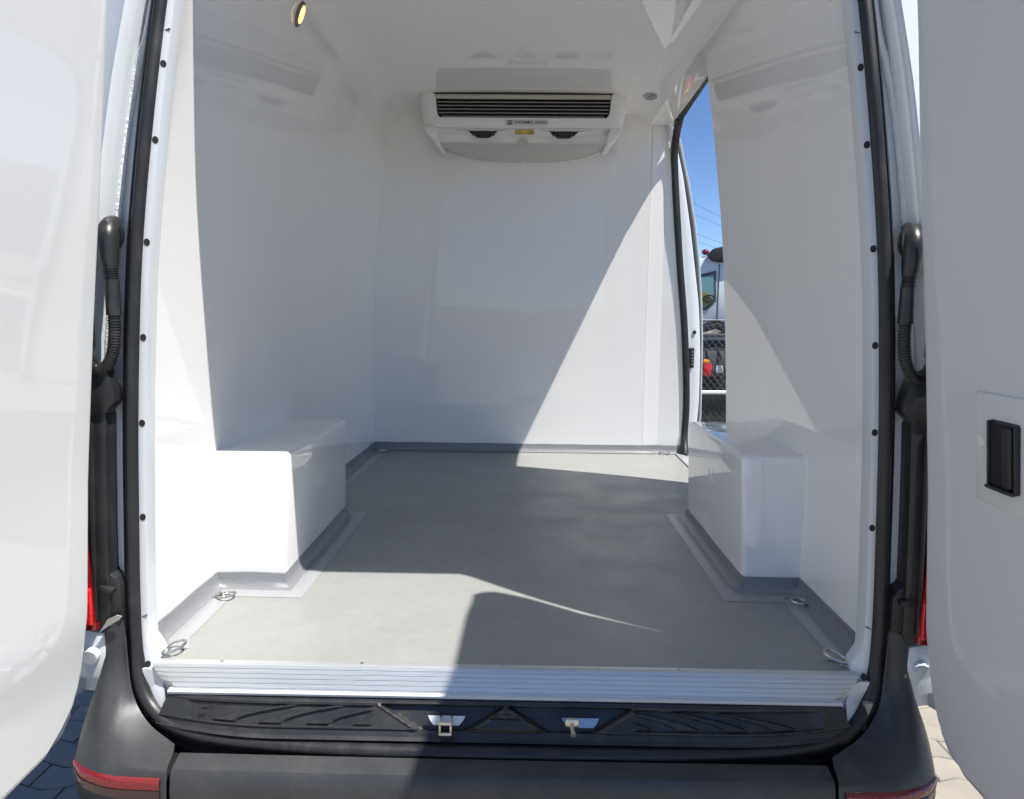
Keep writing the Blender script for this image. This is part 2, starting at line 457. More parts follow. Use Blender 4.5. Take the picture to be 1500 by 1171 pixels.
# wheel arch covers
def arch(s, xin, y0, y1, ztop, lean):
    bm = bmesh.new()
    xw = 0.83
    v = {}
    for iy, (yb, yt) in enumerate(((y0, y0 + lean), (y1, y1 - .01))):
        for ix, (xb, xt) in enumerate(((xin, xin - 0.014), (xw, xw))):
            v[(iy, ix, 0)] = bm.verts.new((s * xb, yb, FZ - .01)); v[(iy, ix, 1)] = bm.verts.new((s * xt, yt, ztop - (0.008 if iy else 0)))
    F = [[(0,0,0),(0,1,0),(0,1,1),(0,0,1)], [(1,0,0),(1,0,1),(1,1,1),(1,1,0)], [(0,0,0),(0,0,1),(1,0,1),(1,0,0)], [(0,0,1),(0,1,1),(1,1,1),(1,0,1)], [(0,1,0),(1,1,0),(1,1,1),(0,1,1)], [(0,0,0),(1,0,0),(1,1,0),(0,1,0)]]
    for f in F: bm.faces.new([v[k] for k in f])
    bmesh.ops.recalc_face_normals(bm, faces=bm.faces)
    es = [e for e in bm.edges if all(abs(vv.co.x) < xw - .05 or vv.co.z > 1.0 or True for vv in e.verts) and not all(abs(abs(vv.co.x) - xw) < 1e-6 for vv in e.verts)]
    bmesh.ops.bevel(bm, geom=es, offset=0.014, segments=5, profile=0.5, affect='EDGES')
    return frombm('wheel_arch_cover', bm, 'gel', VAN, sharp=50)
ARL = (-1, .602, .408, 1.092, 1.068, .012)
ARR = (1, .636, .432, 1.122, 1.072, .02)
acL = arch(*ARL); acR = arch(*ARR)
mL = Matrix.Translation((-0.5945 + .001, .735, .925)) @ Matrix(((0, 0, 1, 0), (1, 0, 0, 0), (0, 1, 0, 0), (0, 0, 0, 1)))
text_obj('moulded_mark', "LCA", 0.062, 'mark', acL, mL, 0.0012, 0.0, 1.15, 0.9)
mR = Matrix.Translation((0.6275 - .001, .775, .94)) @ Matrix(((0, 0, -1, 0), (-1, 0, 0, 0), (0, 1, 0, 0), (0, 0, 0, 1)))
text_obj('moulded_mark', "LC", 0.062, 'mark', acR, mR, 0.0012, 0.0, 1.15, 0.9)

# grey sealing band round the floor edge and the pale resin strip on the floor
def band(pts, closed=False, h=0.046):
    """pts: plan points (x,y) on the wall foot, going round; interior on the left of travel or given by sign"""
    return pts
def offset_poly(pts, d):
    out = []
    n = len(pts)
    for i, p in enumerate(pts):
        a = Vector(pts[max(0, i - 1)]); b = Vector(pts[i]); c = Vector(pts[min(n - 1, i + 1)])
        n1 = (b - a); n2 = (c - b)
        if n1.length < 1e-6: n1 = n2
        if n2.length < 1e-6: n2 = n1
        n1 = Vector((-n1.y, n1.x)).normalized(); n2 = Vector((-n2.y, n2.x)).normalized()
        m = (n1 + n2); m = m / max(0.35, m.dot(n1)) if m.length > 1e-6 else n1
        out.append((b.x + m.x * d, b.y + m.y * d))
    return out
def resample(pts, step=0.03):
    out = []
    for a, b in zip(pts, pts[1:]):
        a, b = Vector(a), Vector(b); n = max(1, int((b - a).length / step))
        for k in range(n): out.append(tuple(a + (b - a) * k / n))
    out.append(tuple(pts[-1])); return out
def skirting(path, sgn, strip_w=0.043):
    path = resample(path, .04)
    L = [offset_poly(path, sgn * d) for d in (0.0, 0.003, 0.006, 0.012, 0.024)]
    rows = []
    for i in range(len(path)):
        wob = 0.0016 * noise.noise(Vector((path[i][0] * 9, path[i][1] * 9, 3)))
        zt = 0.044 + wob * 1.5
        rows.append([(L[0][i][0], L[0][i][1], FZ + zt), (L[1][i][0], L[1][i][1], FZ + zt - .001), (L[2][i][0], L[2][i][1], FZ + .024 + wob), (L[3][i][0], L[3][i][1], FZ + .008), (L[4][i][0], L[4][i][1], FZ + .0025)])
    grid('skirting_band', rows, 'skirt', VAN, sharp=60)
    if strip_w:
        A = offset_poly(path, sgn * 0.022); B = offset_poly(path, sgn * 0.027); C = offset_poly(path, sgn * (0.022 + strip_w * .5)); D = offset_poly(path, sgn * (0.022 + strip_w))
        rows = [[(A[i][0], A[i][1], FZ + .0025), (B[i][0], B[i][1], FZ + .0042), (C[i][0], C[i][1], FZ + .0032), (D[i][0], D[i][1], FZ + .0008)] for i in range(len(path))]
        grid('resin_strip', rows, 'strip', VAN, sharp=60)
WF = lambda y: wallx(FZ, y)
left_path = [(-WF(y), y) for y in (0.02, .08, .15, .22, .3, .41)] + [(-ARL[1], .408), (-ARL[1], 1.092)] + [(-WF(y), y) for y in (1.094, 1.4, 1.8, 2.1, YB)] 
skirting(left_path, -1)
back_path = [(-WF(YB), YB), (0, YB), (.668, YB), (.742, YB + .006), (.80, YB - .004), (.875, YB - .008)]
skirting(back_path, -1, 0.0)
right_path = [(WF(y), y) for y in (0.02, .08, .15, .22, .3, .433)] + [(ARR[1], .432), (ARR[1], 1.122)] + [(WF(1.16), 1.124), (WF(1.2), 1.225)]
skirting(right_path, 1)

# lashing rings
def ring(x, y, rot, tilt=8, label=None):
    e = empty('lashing_ring', (x, y, FZ)); e.parent = VAN; e.rotation_euler = (0, 0, rot); e.scale = (.88, .88, .88)
    bm = bmesh.new()
    pts = [(0.026 * math.cos(a) + .018, 0.023 * math.sin(a), 0.008 + math.sin(R(tilt)) * (0.026 * math.cos(a) + .026)) for a in [2 * math.pi * k / 20 for k in range(20)]]
    add_tube(bm, pts, 0.0037, 8, Vector((0, 0, 1)), closed=True)
    frombm('ring', bm, 'steel', e)
    bm = bmesh.new()
    add_box(bm, (-0.006, 0, 0.0035), (0.03, 0.040, 0.003), 0.001)
    add_box(bm, (-0.009, 0, 0.009), (0.012, 0.024, 0.010), 0.003)
    add_disc(bm, (0.001, 0.014, 0.0055), (0, 0, 1), 0.004, 0.002, 8)
    add_disc(bm, (0.001, -0.014, 0.0055), (0, 0, 1), 0.004, 0.002, 8)
    frombm('bracket', bm, 'steel', e)
    if label: e["label"] = label
    return e
ring(-.745, .335, R(-15)); ring(-.735, .02, R(25), 20); ring(.775, .352, R(190)); ring(.735, .03, R(160), 20)
ring(-.712, 2.285, R(0)); ring(.795, 2.33, R(180))

# ribbed aluminium sill
prof = [(-0.008, FZ + .001), (-0.009, FZ + .004), (-0.015, FZ + .0045), (-0.022, FZ + .0045), (-0.027, FZ + .003)]
y, z = -0.027, FZ + .004
for k in range(5):
    prof += [(y - .0036, z - .0068), (y - .0026, z - .0073), (y - .0025, z - .0082), (y - .0042, z - .0086)]
    y -= .0042; z -= .0086
prof += [(y - .001, z - .002), (y + .02, z - .003)]
xe = 0.742
rows = []
for x in [-xe, -xe + .01, -xe + .03, -xe + .08, -.5, 0, .5, xe - .08, xe - .03, xe - .01, xe]:
    t = max(0, abs(x) - (xe - .03)) / .03
    rows.append([(x * (1 - 0.065 * (max(0, (FZ - zz)) / .05) ** 1.4 * (abs(x) / xe) ** 8), yy + .012 * t * max(0, FZ - zz) / .05, zz) for yy, zz in prof])
sill = grid('sill_plate', rows, 'alu', VAN, sharp=25)
for x in (-.6, -.3, 0.0, .2, .37, .54, .69):
    bm = bmesh.new(); add_disc(bm, (x, -0.016, FZ + .0052), (0, 0, 1), .0035, .003, 10); frombm('rivet', bm, 'steel', sill)
# painted lip below the sill
prism('sill_lip', [(-.045, .6595), (-.0560, .6575), (-.0572, .656), (-.0560, .651), (-.045, .650)], 'x', -.700, .700, 'paint', VAN, .0)
# painted inner frame behind seal and trim
prism('sill_frame', [(-.766, .52), (-.766, .690), (-.745, .690), (-.70, .66), (.70, .66), (.745, .690), (.766, .690), (.766, .52)], 'y', -.028, .01, 'paint', VAN)

# seal path all round the rear opening
def side_pt(s, z, off=0.0105): return (s * (hw(z) + off), yf(z) - .004, z)
right_side = [side_pt(1, z) for z in (2.34, 2.2, 2.0, 1.8, 1.6, 1.4, 1.2, 1.0, .85, .74)]
corner = [(.775, -.020, .665), (.744, -.036, .612), (.686, -.056, .580), (.58, -.077, .566), (.36, -.095, .561), (.12, -.101, .561)]
top = [(.628, .14, 2.42), (.56, .15, 2.452), (.40, .153, 2.465), (0, .155, 2.47)]
half = [top[3], top[2], top[1], top[0]] + right_side + corner
mirror = [(-p[0], p[1], p[2]) for p in reversed(half[1:])]
seal_path = spline(half + mirror, 8, closed=True)
def perp_sweep(path, sec, closed=True):
    """section (a,b): a outward in the opening plane, b towards the viewer"""
    rows = []; n = len(path); cen = Vector((0, .0, 1.5))
    for i, p in enumerate(path):
        t = (path[(i + 1) % n] - path[(i - 1) % n]).normalized()
        v = Vector((0, -1, 0)); v = (v - t * v.dot(t)).normalized()
        o = t.cross(v)
        if o.dot(Vector((p.x, 0, p.z - 1.5))) < 0: o = -o
        rows.append([p + o * a + v * b for a, b in sec])
    return rows
sec = [(-.016, -.012), (-.017, .004), (-.014, .014), (-.007, .019), (0, .020), (.006, .017), (.009, .010), (.0105, .010), (.012, .012), (.0155, .010), (.017, .0), (.017, -.012)]
grid('door_seal', perp_sweep(seal_path, sec), 'rubber', VAN, cu=True, cv=True, sharp=50)
# dark channel outside the lower seal
sel = [p for p in seal_path if p.z < 0.80 and True]
k0 = next(i for i in range(len(seal_path)) if seal_path[i].z < .92 and seal_path[i - 1].z >= .92)
low = []
i = k0
while seal_path[i % len(seal_path)].z < .92:
    low.append(seal_path[i % len(seal_path)]); i += 1
grid('seal_gutter', perp_sweep(low, [(.015, -.004), (.022, -.012), (.034, -.010), (.040, .002)])[1:-1], 'dark', VAN, sharp=60)

# painted flange between seal and lining, with screw plugs
for s in (-1, 1):
    rows = []
    zs = [2.40 - k * .05 for k in range(34)]
    for z in zs:
        x = hw(z)
        rows.append([(s * (x - .002), yf(z) - .009, z), (s * (x - .006), yf(z) - .011, z), (s * (x - .0175), yf(z) - .007, z), (s * (x - .0195), yf(z) + .002, z), (s * (x - .0195), yf(z) + .03, z)])
    for o, n_ in (((.768, -.014, .705), (.744, -.004, .715)), ((.763, -.018, .680), (.736, -.012, .690)), ((.755, -.025, .655), (.727, -.024, .668)), ((.744, -.034, .630), (.717, -.036, .650)), ((.731, -.043, .606), (.716, -.044, .628)), ((.722, -.048, .592), (.718, -.049, .600))):
        o, n_ = Vector(o), Vector(n_); rows.append([(s * (o.x + .008), o.y + .002, o.z - .005), (s * o.x, o.y, o.z), tuple(Vector((s * (o.x * .5 + n_.x * .5), o.y * .5 + n_.y * .5 - .001, o.z * .5 + n_.z * .5))), (s * n_.x, n_.y, n_.z), (s * (n_.x - .002), n_.y + .04, n_.z + .002)])
    fl = grid('door_flange', rows, 'paint', VAN, sharp=50)
    for z in (1.932, 1.782, 1.581, 1.391, 1.215, 1.016, .692):
        bm = bmesh.new(); add_disc(bm, (0, 0, 0), (0, 0, 1), .0058, .0022, 16)
        x = hw(z) - .0120
        o = frombm('screw_plug', bm, 'dark', fl, (s * x, yf(z) - .0088, z) if z > .7 else (s * .7575, -.0200, .697)); o.rotation_euler = (R(90), 0, s * R(-16)); o.scale = (1, 1.25, 1)
    for z in (2.00, .80):
        x = hw(z); 
        box('panel_joint', (s * (x - .0115), yf(z) - .0088, z), (.012, .004, .0018), 'machine2', fl, rot=Matrix.Rotation(s * R(20), 3, 'Y'))

# rear pillars: painted channel, outer skin, black lower trims, hinges
def xo(z): return interp([(0.5, .93), (0.9, .905), (1.3, .86), (1.66, .812), (1.9, .782), (2.05, .760), (2.3, .728), (2.5, .70)], z)
def xs(z): return interp([(0.3, .95), (0.9, .985), (1.4, .975), (1.8, .935), (2.1, .875), (2.3, .825), (2.42, .79), (2.5, .765), (2.57, .71), (2.60, .62)], z)
for s in (-1, 1):
    rows = []
    for z in [.62 + k * .0475 for k in range(41)]:
        f = yf(z); a = hw(z) + .026; b = xo(z)
        d = 0.030 * clamp((z - 1.24) / .12) + .005
        e = xs(z)
        rows.append([(s * (a - .012), f - .004, z), (s * a, f - .006, z), (s * (a + .006), f + .004, z), (s * (a + (b - a) * .25), f + d, z), (s * (a + (b - a) * .75), f + d * 1.1, z), (s * (b - .010), f + .010, z), (s * (b - .004), f - .012, z), (s * (b + .004), f - .018, z), (s * (b + .016), f - .012, z),
                     (s * (b + .016 + (e - b - .016) * .35), f + .0, z), (s * (b + (e - b) * .7), f + .07, z), (s * (b + (e - b) * .92), f + .17, z), (s * e, f + .32, z)])
    rp = grid('rear_pillar', rows, 'paint', VAN, sharp=40)
    # seam sealer bead
    path = spline([(s * xx_, yf(z_) + dy_ + .001, z_) for xx_, z_, dy_ in ((.700, 2.33, .012), (.735, 2.04, .026), (.757, 1.95, .030), (.779, 1.83, .031), (.794, 1.70, .030), (.808, 1.58, .029), (.822, 1.46, .028), (.838, 1.3, .026))], 30)
    path = [p + Vector((.0006 * random.uniform(-1, 1), .0005 * random.uniform(-1, 1), 0)) for p in path]
    tube('seam_sealer', path, .0072, 'seamer', rp, 8, Vector((0, 1, 0)))
    # lower black trims, one tall strip with a cut-out and the flap above
    def trim(poly, y0, y1, name='pillar_trim', m='black', bev=.003): return prism(name, [(s * p[0], p[1]) for p in poly], 'y', y0, y1, m, rp, bev)
    trim([(.822, .80), (.822, .90), (.818, 1.02), (.812, 1.16), (.808, 1.235), (.84, 1.27), (.90, 1.27), (.90, .78), (.83, .78)], -.035, .03)
    trim([(.788, 1.285), (.800, 1.33), (.835, 1.345), (.87, 1.35), (.87, 1.23), (.810, 1.235), (.786, 1.262)], -.040, -.006)
    trim([(.846, .80), (.842, 1.0), (.834, 1.22), (.842, 1.22), (.850, 1.0), (.856, .80)], -.043, -.034, 'trim_rib')
    trim([(.80, .80), (.80, .875), (.808, .89), (.822, .90), (.83, .80)], -.032, .02)
    trim([(.812, .862), (.808, .872), (.838, .878), (.838, .860)], -.045, -.03, 'trim_clip')
    # white body corner under the lamp
    wb = trim([(.842, .735), (.842, .70), (.835, .685), (.835, .69), (.842, .768), (.95, .79), (.95, .68), (.86, .66), (.842, .67)][3:], -.030, .04, 'body_corner', 'paint', .004)
    tube('bump_stop', [(s * .866, -.03, .725), (s * .866, -.048, .722)], .016, 'paint', rp, 12)
    # tail lamp
    tl = grid('tail_lamp', [[(s * (x + dx), y, z) for (x, dx, y) in ((.838, i, -.020), (.842, i, -.044), (.875, i, -.052), (.93, i, -.03), (.96, i, .03), (.97, i, .12))] for z, i in ((.782, .008), (.80, .008), (.85, .010), (.92, .014), (1.0, .022), (1.12, .036), (1.25, .05), (1.32, .06))], 'red', VAN, sharp=50)
    bm = bmesh.new()
    add_box(bm, (s * .864, -.050, .835), (.026, .010, .080), .004, 3)
    rf = frombm('reflector', bm, 'lampred', tl)
    # outer door hinges, between pillar and door
    for z in (1.405,):
        xh = interp(XD, z) + .012
        bm = bmesh.new()
        add_box(bm, (s * (xh + .034), -.030, z), (.026, .060, .080), .006)
        add_disc(bm, (s * (xh + .040), -.034, z), (0, 0, 1), .010, .095, 14)
        frombm('door_hinge', bm, 'black', VAN)

# cable conduits
def conduit(s):
    e = empty('cable_conduit', (s * .80, -.02, 1.6)); e.parent = VAN
    L = Vector(e.location)
    up = Vector((0, 1, 0))
    def T(pts): return [Vector((s * p[0], p[1], p[2])) - L for p in pts]
    path = spline(T([(.795, .016, 1.622), (.794, -.006, 1.612), (.790, -.024, 1.59), (.787, -.028, 1.55), (.784, -.03, 1.525)]), 6)
    sc_ = [0.55 + .75 * math.sin(math.pi * min(1, .15 + k / (len(path) - 1) * .7)) for k in range(len(path))]
    tube('boot', path, .0155, 'hose', e, 14, Vector((1, 0, 0)), sc_)
    bm = bmesh.new(); add_tube(bm, [Vector((math.cos(a) * .020, 0, math.sin(a) * .032)) + Vector((s * .797, .006, 1.598)) - L for a in [2 * math.pi * k / 24 for k in range(24)]], .004, 8, Vector((0, 1, 0)), closed=True)
    frombm('grommet', bm, 'rubber', e)
    def ribs(pts, n, r1=.0135, r2=.0112):
        p = spline(pts, n); 
        tot = len(p)
        return p, [ (r1 if k % 4 < 2 else r2) / .0135 for k in range(tot)]
    p, k = ribs(T([(.784, -.03, 1.527), (.783, -.03, 1.505)]), 20)
    tube('bellows', p, .0145, 'hose', e, 14, Vector((1, 0, 0)), k)
    tube('collar', T([(.783, -.03, 1.506), (.782, -.031, 1.435)]), .0142, 'hose', e, 14, Vector((1, 0, 0)))
    p, k = ribs(T([(.782, -.031, 1.437), (.782, -.032, 1.40), (.786, -.034, 1.365), (.797, -.036, 1.337), (.812, -.038, 1.326), (.827, -.040, 1.337), (.836, -.042, 1.37), (.839, -.045, 1.42), (.842, -.06, 1.48)]), 26)
    tube('corrugated_hose', p, .0125, 'hose', e, 14, Vector((0, 1, 0)), k)
conduit(-1); conduit(1)

# black moulded trim under the sill
def tz(x, v):
    """v 0 top back edge .. 1 bottom front edge; returns point before relief"""
    ax = abs(x)
    bow = clamp((ax - .45) / .3) ** 2
    yt, zt = -.060 + .012 * bow, .6495
    yb, zb = -.098 + .042 * bow, .590 + .010 * bow
    return yt + (yb - yt) * v, zt + (zb - zt) * v
def relief(x, v):
    ax = abs(x); h = 0.0
    # bottom step
    h -= .004 * clamp((v - .80) / .04)
    def ss(e0, e1, t): t = clamp((t - e0) / (e1 - e0)); return t * t * (3 - 2 * t)
    # latch recess
    for cx in (-.122, .140):
        d = abs(x - cx); wd = .060 + .085 * (v) if True else 0
        top_w = .125 - .075 * clamp((v - .15) / .6)
        h -= .012 * (1 - ss(top_w - .006, top_w + .006, d)) * ss(.10, .16, v) * (1 - ss(.76, .84, v))
        band = clamp((v - .15) / .6)
        h += .0035 * math.exp(-((d - (.135 - .075 * band)) / .006) ** 2) * ss(.08, .14, v) * (1 - ss(.78, .84, v))
    # middle raised plateau
    xm = abs(x - .009)
    pw = .030 + .045 * clamp((v - .45) / .3)
    h += .004 * (1 - ss(pw - .004, pw + .004, xm)) * ss(.46, .50, v) * (1 - ss(.74, .78, v))
    h += .002 * (1 - ss(.036, .042, xm)) * (math.exp(-((v - .38) / .03) ** 2))
    # fan-shaped ribs each side
    if .24 < ax < .70:
        env = ss(.26, .28, ax) * (1 - ss(.64, .665, ax))
        h -= .006 * env * ss(.16, .21, v) * (1 - ss(.72, .76, v))
        for k in range(4):
            xb = .575 - .098 * k                      # foot of each curved rib
            xc = xb - .13 * ((.72 - v) / .5 if v < .72 else 0) ** 1.7
            wd = .030 * (.35 + .65 * v)
            d = abs(ax - xc)
            h += .0065 * (1 - ss(wd - .004, wd + .004, d)) * env * ss(.16, .24, v) * (1 - ss(.68, .74, v))
    h += .0012 * math.exp(-((v - .10) / .02) ** 2)
    return h
rows = []
NX, NV = 520, 56
for i in range(NX + 1):
    x = -.722 + 1.444 * i / NX
    row = []
    for j in range(NV + 1):
        v = j / NV
        xx = x * (1 - .030 * (1 - v)) 
        y, z = tz(xx, v); h = relief(xx, v)
        row.append((xx, y - h * .85, z + h * .5))
    y, z = tz(x, 1); row += [(x, y - .004, z - .006), (x, y + .004, z - .012)]
    row = [(row[0][0], row[0][1] + .004, row[0][2] - .012), (row[0][0], row[0][1], row[0][2] - .001)] + row
    rows.append(row)
st = grid('step_trim', rows, 'trim', VAN, sharp=30)
for s in (-1, 1):
    x = s * .722; pts = [r for r in rows[-1 if s > 0 else 0]]
    bm = bmesh.new()
    grid_bm([[p for p in pts], [(p[0] + s * .004, p[1] + .03, p[2]) for p in pts]], bm)
    frombm('trim_end', bm, 'trim', st)
box('plug_hole', (-.615, -.0735, .632), (.014, .004, .006), 'dark', st, .002)
# latch strikers
def striker(cx, kind):
    e = empty('latch_striker', (cx, -.088, .620)); e.parent = VAN
    ang = Matrix.Rotation(R(-32), 3, 'X')
    pl = bmesh.new()
    add_prism(pl, [(-.038, .011), (.038, .011), (.034, .002), (.026, -.007), (-.026, -.007), (-.034, .002)], 'y', -.0012, .0012, .0)
    bmesh.ops.transform(pl, matrix=ang.to_4x4(), verts=pl.verts)
    frombm('base_plate', pl, 'steel' if kind else 'paint', e)
    bm = bmesh.new()
    if kind == 0:
        pts = [(-.010, -.002, .012), (-.011, -.016, .012), (.011, -.016, .012), (.010, -.002, .012)]
        for a in ((-.011, .0), (.011, .0)): add_box(bm, (a[0], -.012, -.001), (.005, .026, .030), .002)
        add_box(bm, (0, -.024, .010), (.027, .006, .008), .002)
        add_box(bm, (0, -.024, -.013), (.027, .006, .007), .002)
    else:
        add_box(bm, (-.018, -.006, .006), (.030, .012, .020), .005)
        add_disc(bm, (-.018, -.020, .002), (0, -1, -.3), .0042, .03, 12)
        add_disc(bm, (-.017, -.034, -.002), (0, -1, -.3), .0055, .006, 12)
    frombm('striker_loop', bm, 'steel', e)
    if kind == 0:
        bm = bmesh.new(); add_box(bm, (.0, -.013, -.020), (.026, .006, .024), .003); frombm('striker_pad', bm, 'dark', e)
striker(-.113, 0); striker(.160, 1)

# bumper and its corners
P0 = [(-.118, .560), (-.135, .557), (-.157, .550), (-.1635, .541), (-.168, .512), (-.169, .48), (-.166, .42), (-.14, .33)]
bx = [-.6515, -.648, -.5, -.25, 0, .25, .5, .648, .6515]
rows = []
for x in bx:
    c = .010 * (1 - (x / .6515) ** 2)
    e = .003 if abs(x) > .65 else 0
    rows.append([(x, y - c + e, z - e + .004 * (1 - (x / .6515) ** 2)) for y, z in P0])
grid('bumper', rows, 'plastic', VAN, sharp=30)
S = [
 [(.668, -.100, .566), (.662, -.120, .561), (.658, -.154, .550), (.655, -.163, .541), (.655, -.168, .508), (.655, -.167, .46), (.655, -.14, .33)],
 [(.742, -.064, .594), (.739, -.090, .580), (.734, -.144, .556), (.732, -.158, .540), (.732, -.166, .508), (.732, -.165, .46), (.730, -.13, .33)],
 [(.786, -.036, .652), (.784, -.058, .620), (.778, -.124, .568), (.775, -.150, .541), (.775, -.160, .508), (.775, -.159, .46), (.768, -.12, .33)],
 [(.801, -.024, .788), (.806, -.036, .675), (.812, -.104, .585), (.816, -.134, .545), (.819, -.145, .508), (.819, -.144, .46), (.81, -.11, .33)],
 [(.818, -.028, .797), (.826, -.036, .690), (.842, -.086, .596), (.852, -.112, .548), (.857, -.122, .51), (.856, -.122, .46), (.85, -.09, .33)],
 [(.838, -.030, .775), (.848, -.030, .700), (.868, -.056, .608), (.880, -.078, .552), (.886, -.086, .51), (.885, -.085, .46), (.875, -.06, .33)],
 [(.844, -.018, .700), (.862, -.010, .665), (.890, -.010, .605), (.904, -.010, .558), (.909, -.010, .51), (.908, -.010, .46), (.90, .0, .33)],
 [(.90, .06, .68), (.91, .10, .66), (.93, .14, .61), (.945, .16, .565), (.952, .17, .52), (.95, .17, .46), (.93, .16, .33)]]
box('seam_backing', (0, -.09, .45), (1.5, .10, .16), 'dark', VAN, .01)  # dark box added to block sunlit ground showing through the bumper seams
def surf_rows(s, n=6):
    cols = [spline(sec_, n) for sec_ in S]
    m = len(cols[0]); out = []
    for j in range(m):
        out.append([Vector((s * p.x, p.y, p.z)) for p in spline([c[j] for c in cols], n)])
    return out      # out[j(vertical)][i(round)]
for s in (-1, 1):
    rw = surf_rows(s)
    bc = grid('bumper_corner', rw, 'plastic', VAN, sharp=40)
    # reflector patch in the face
    top_r, mid_r, bot_r = [], [], []
    nI = len(rw[0])
    cols = list(range(1, 29))
    def at_z(i, z):
        col = [rw[j][i] for j in range(len(rw))]
        for a, b in zip(col, col[1:]):
            if (a.z - z) * (b.z - z) <= 0 and a.y > -1 and a.z > b.z - 1e-6 and a.z < .6:
                t = 0 if abs(b.z - a.z) < 1e-9 else (z - a.z) / (b.z - a.z); return a + (b - a) * t
        return col[-1]
    rr_, rl_ = [], []
    for i in cols:
        t = (i - 1) / (cols[-1] - 1)
        zt = .5345 - .006 * t; zb = .492 + .004 * t + .022 * max(0, t - .8) / .2
        zm = zt - (zt - zb) * .50
        def outp(z, d=.0035):
            p = at_z(i, z); q = at_z(min(i + 1, nI - 1), z); r_ = at_z(max(i - 1, 0), z)
            tg = (q - r_).normalized(); nn = Vector((tg.y, -tg.x, 0)).normalized()
            if nn.y > 0 or (abs(nn.y) < .2 and nn.x * s < 0): nn = -nn
            return p + nn * d
        rr_.append([outp(zt + .001, -.001), outp(zt), outp((zt + zm) / 2, .005), outp(zm), outp(zm - .001, -.001)])
        rl_.append([outp(zm - .0005, -.001), outp(zm - .002), outp((zm + zb) / 2, .004), outp(zb + .002), outp(zb, -.001)])
    grid('reflector', rr_, 'redbright', bc, sharp=60)
    g2 = grid('reflector_lower', rl_, 'clear', bc, sharp=60)
    # chalky scuffs
    bm = bmesh.new()
    if s < 0: poly = [(-.845, .775), (-.825, .805), (-.805, .815), (-.795, .812), (-.80, .805), (-.825, .790)]
    else: poly = [(.748, .655), (.765, .655), (.757, .63)]
    add_prism(bm, poly, 'y', -.043 if s < 0 else -.052, -.040 if s < 0 else -.040)
    frombm('scuff_patch', bm, 'scuff', bc)

# rear doors, swung open to about a right angle
def door_pts(inset, zlo=.56, ztop=2.53, ulen=.80):
    """outline in (u = distance from hinge edge, z); rounded lower hinge corner"""
    i = inset
    o = [(0.0 + i * .4, .80), (0.0 + i * .6, .70), (.012 + i * 1.5, .625 + i * .4), (.038 + i * 1.7, .590 + i * 1.2), (.075 + i * 1.2, .572 + i * 1.3), (.13 + i * .3, .563 + i), (.22, zlo + i), (ulen - .06, zlo + i), (ulen - i, zlo + .06), (ulen - i, ztop - .08), (ulen - .08, ztop - i), (.10, ztop - i), (.045 + i*.8, ztop - .015 - i*.8), (.012 + i*.6, ztop - .07), (.0 + i * .4, ztop - .18), (.0 + i * .4, 1.9), (0.0 + i * .4, 1.35)]
    return o
def door_x(z, d=0.0):                       # straight leaning hinge line, slightly curved skin
    return interp(XD, z) + d
def door_y(z): return interp([(0.5, -.060), (1.6, -.060), (2.0, -.050), (2.25, -.022), (2.5, -.015)], z)
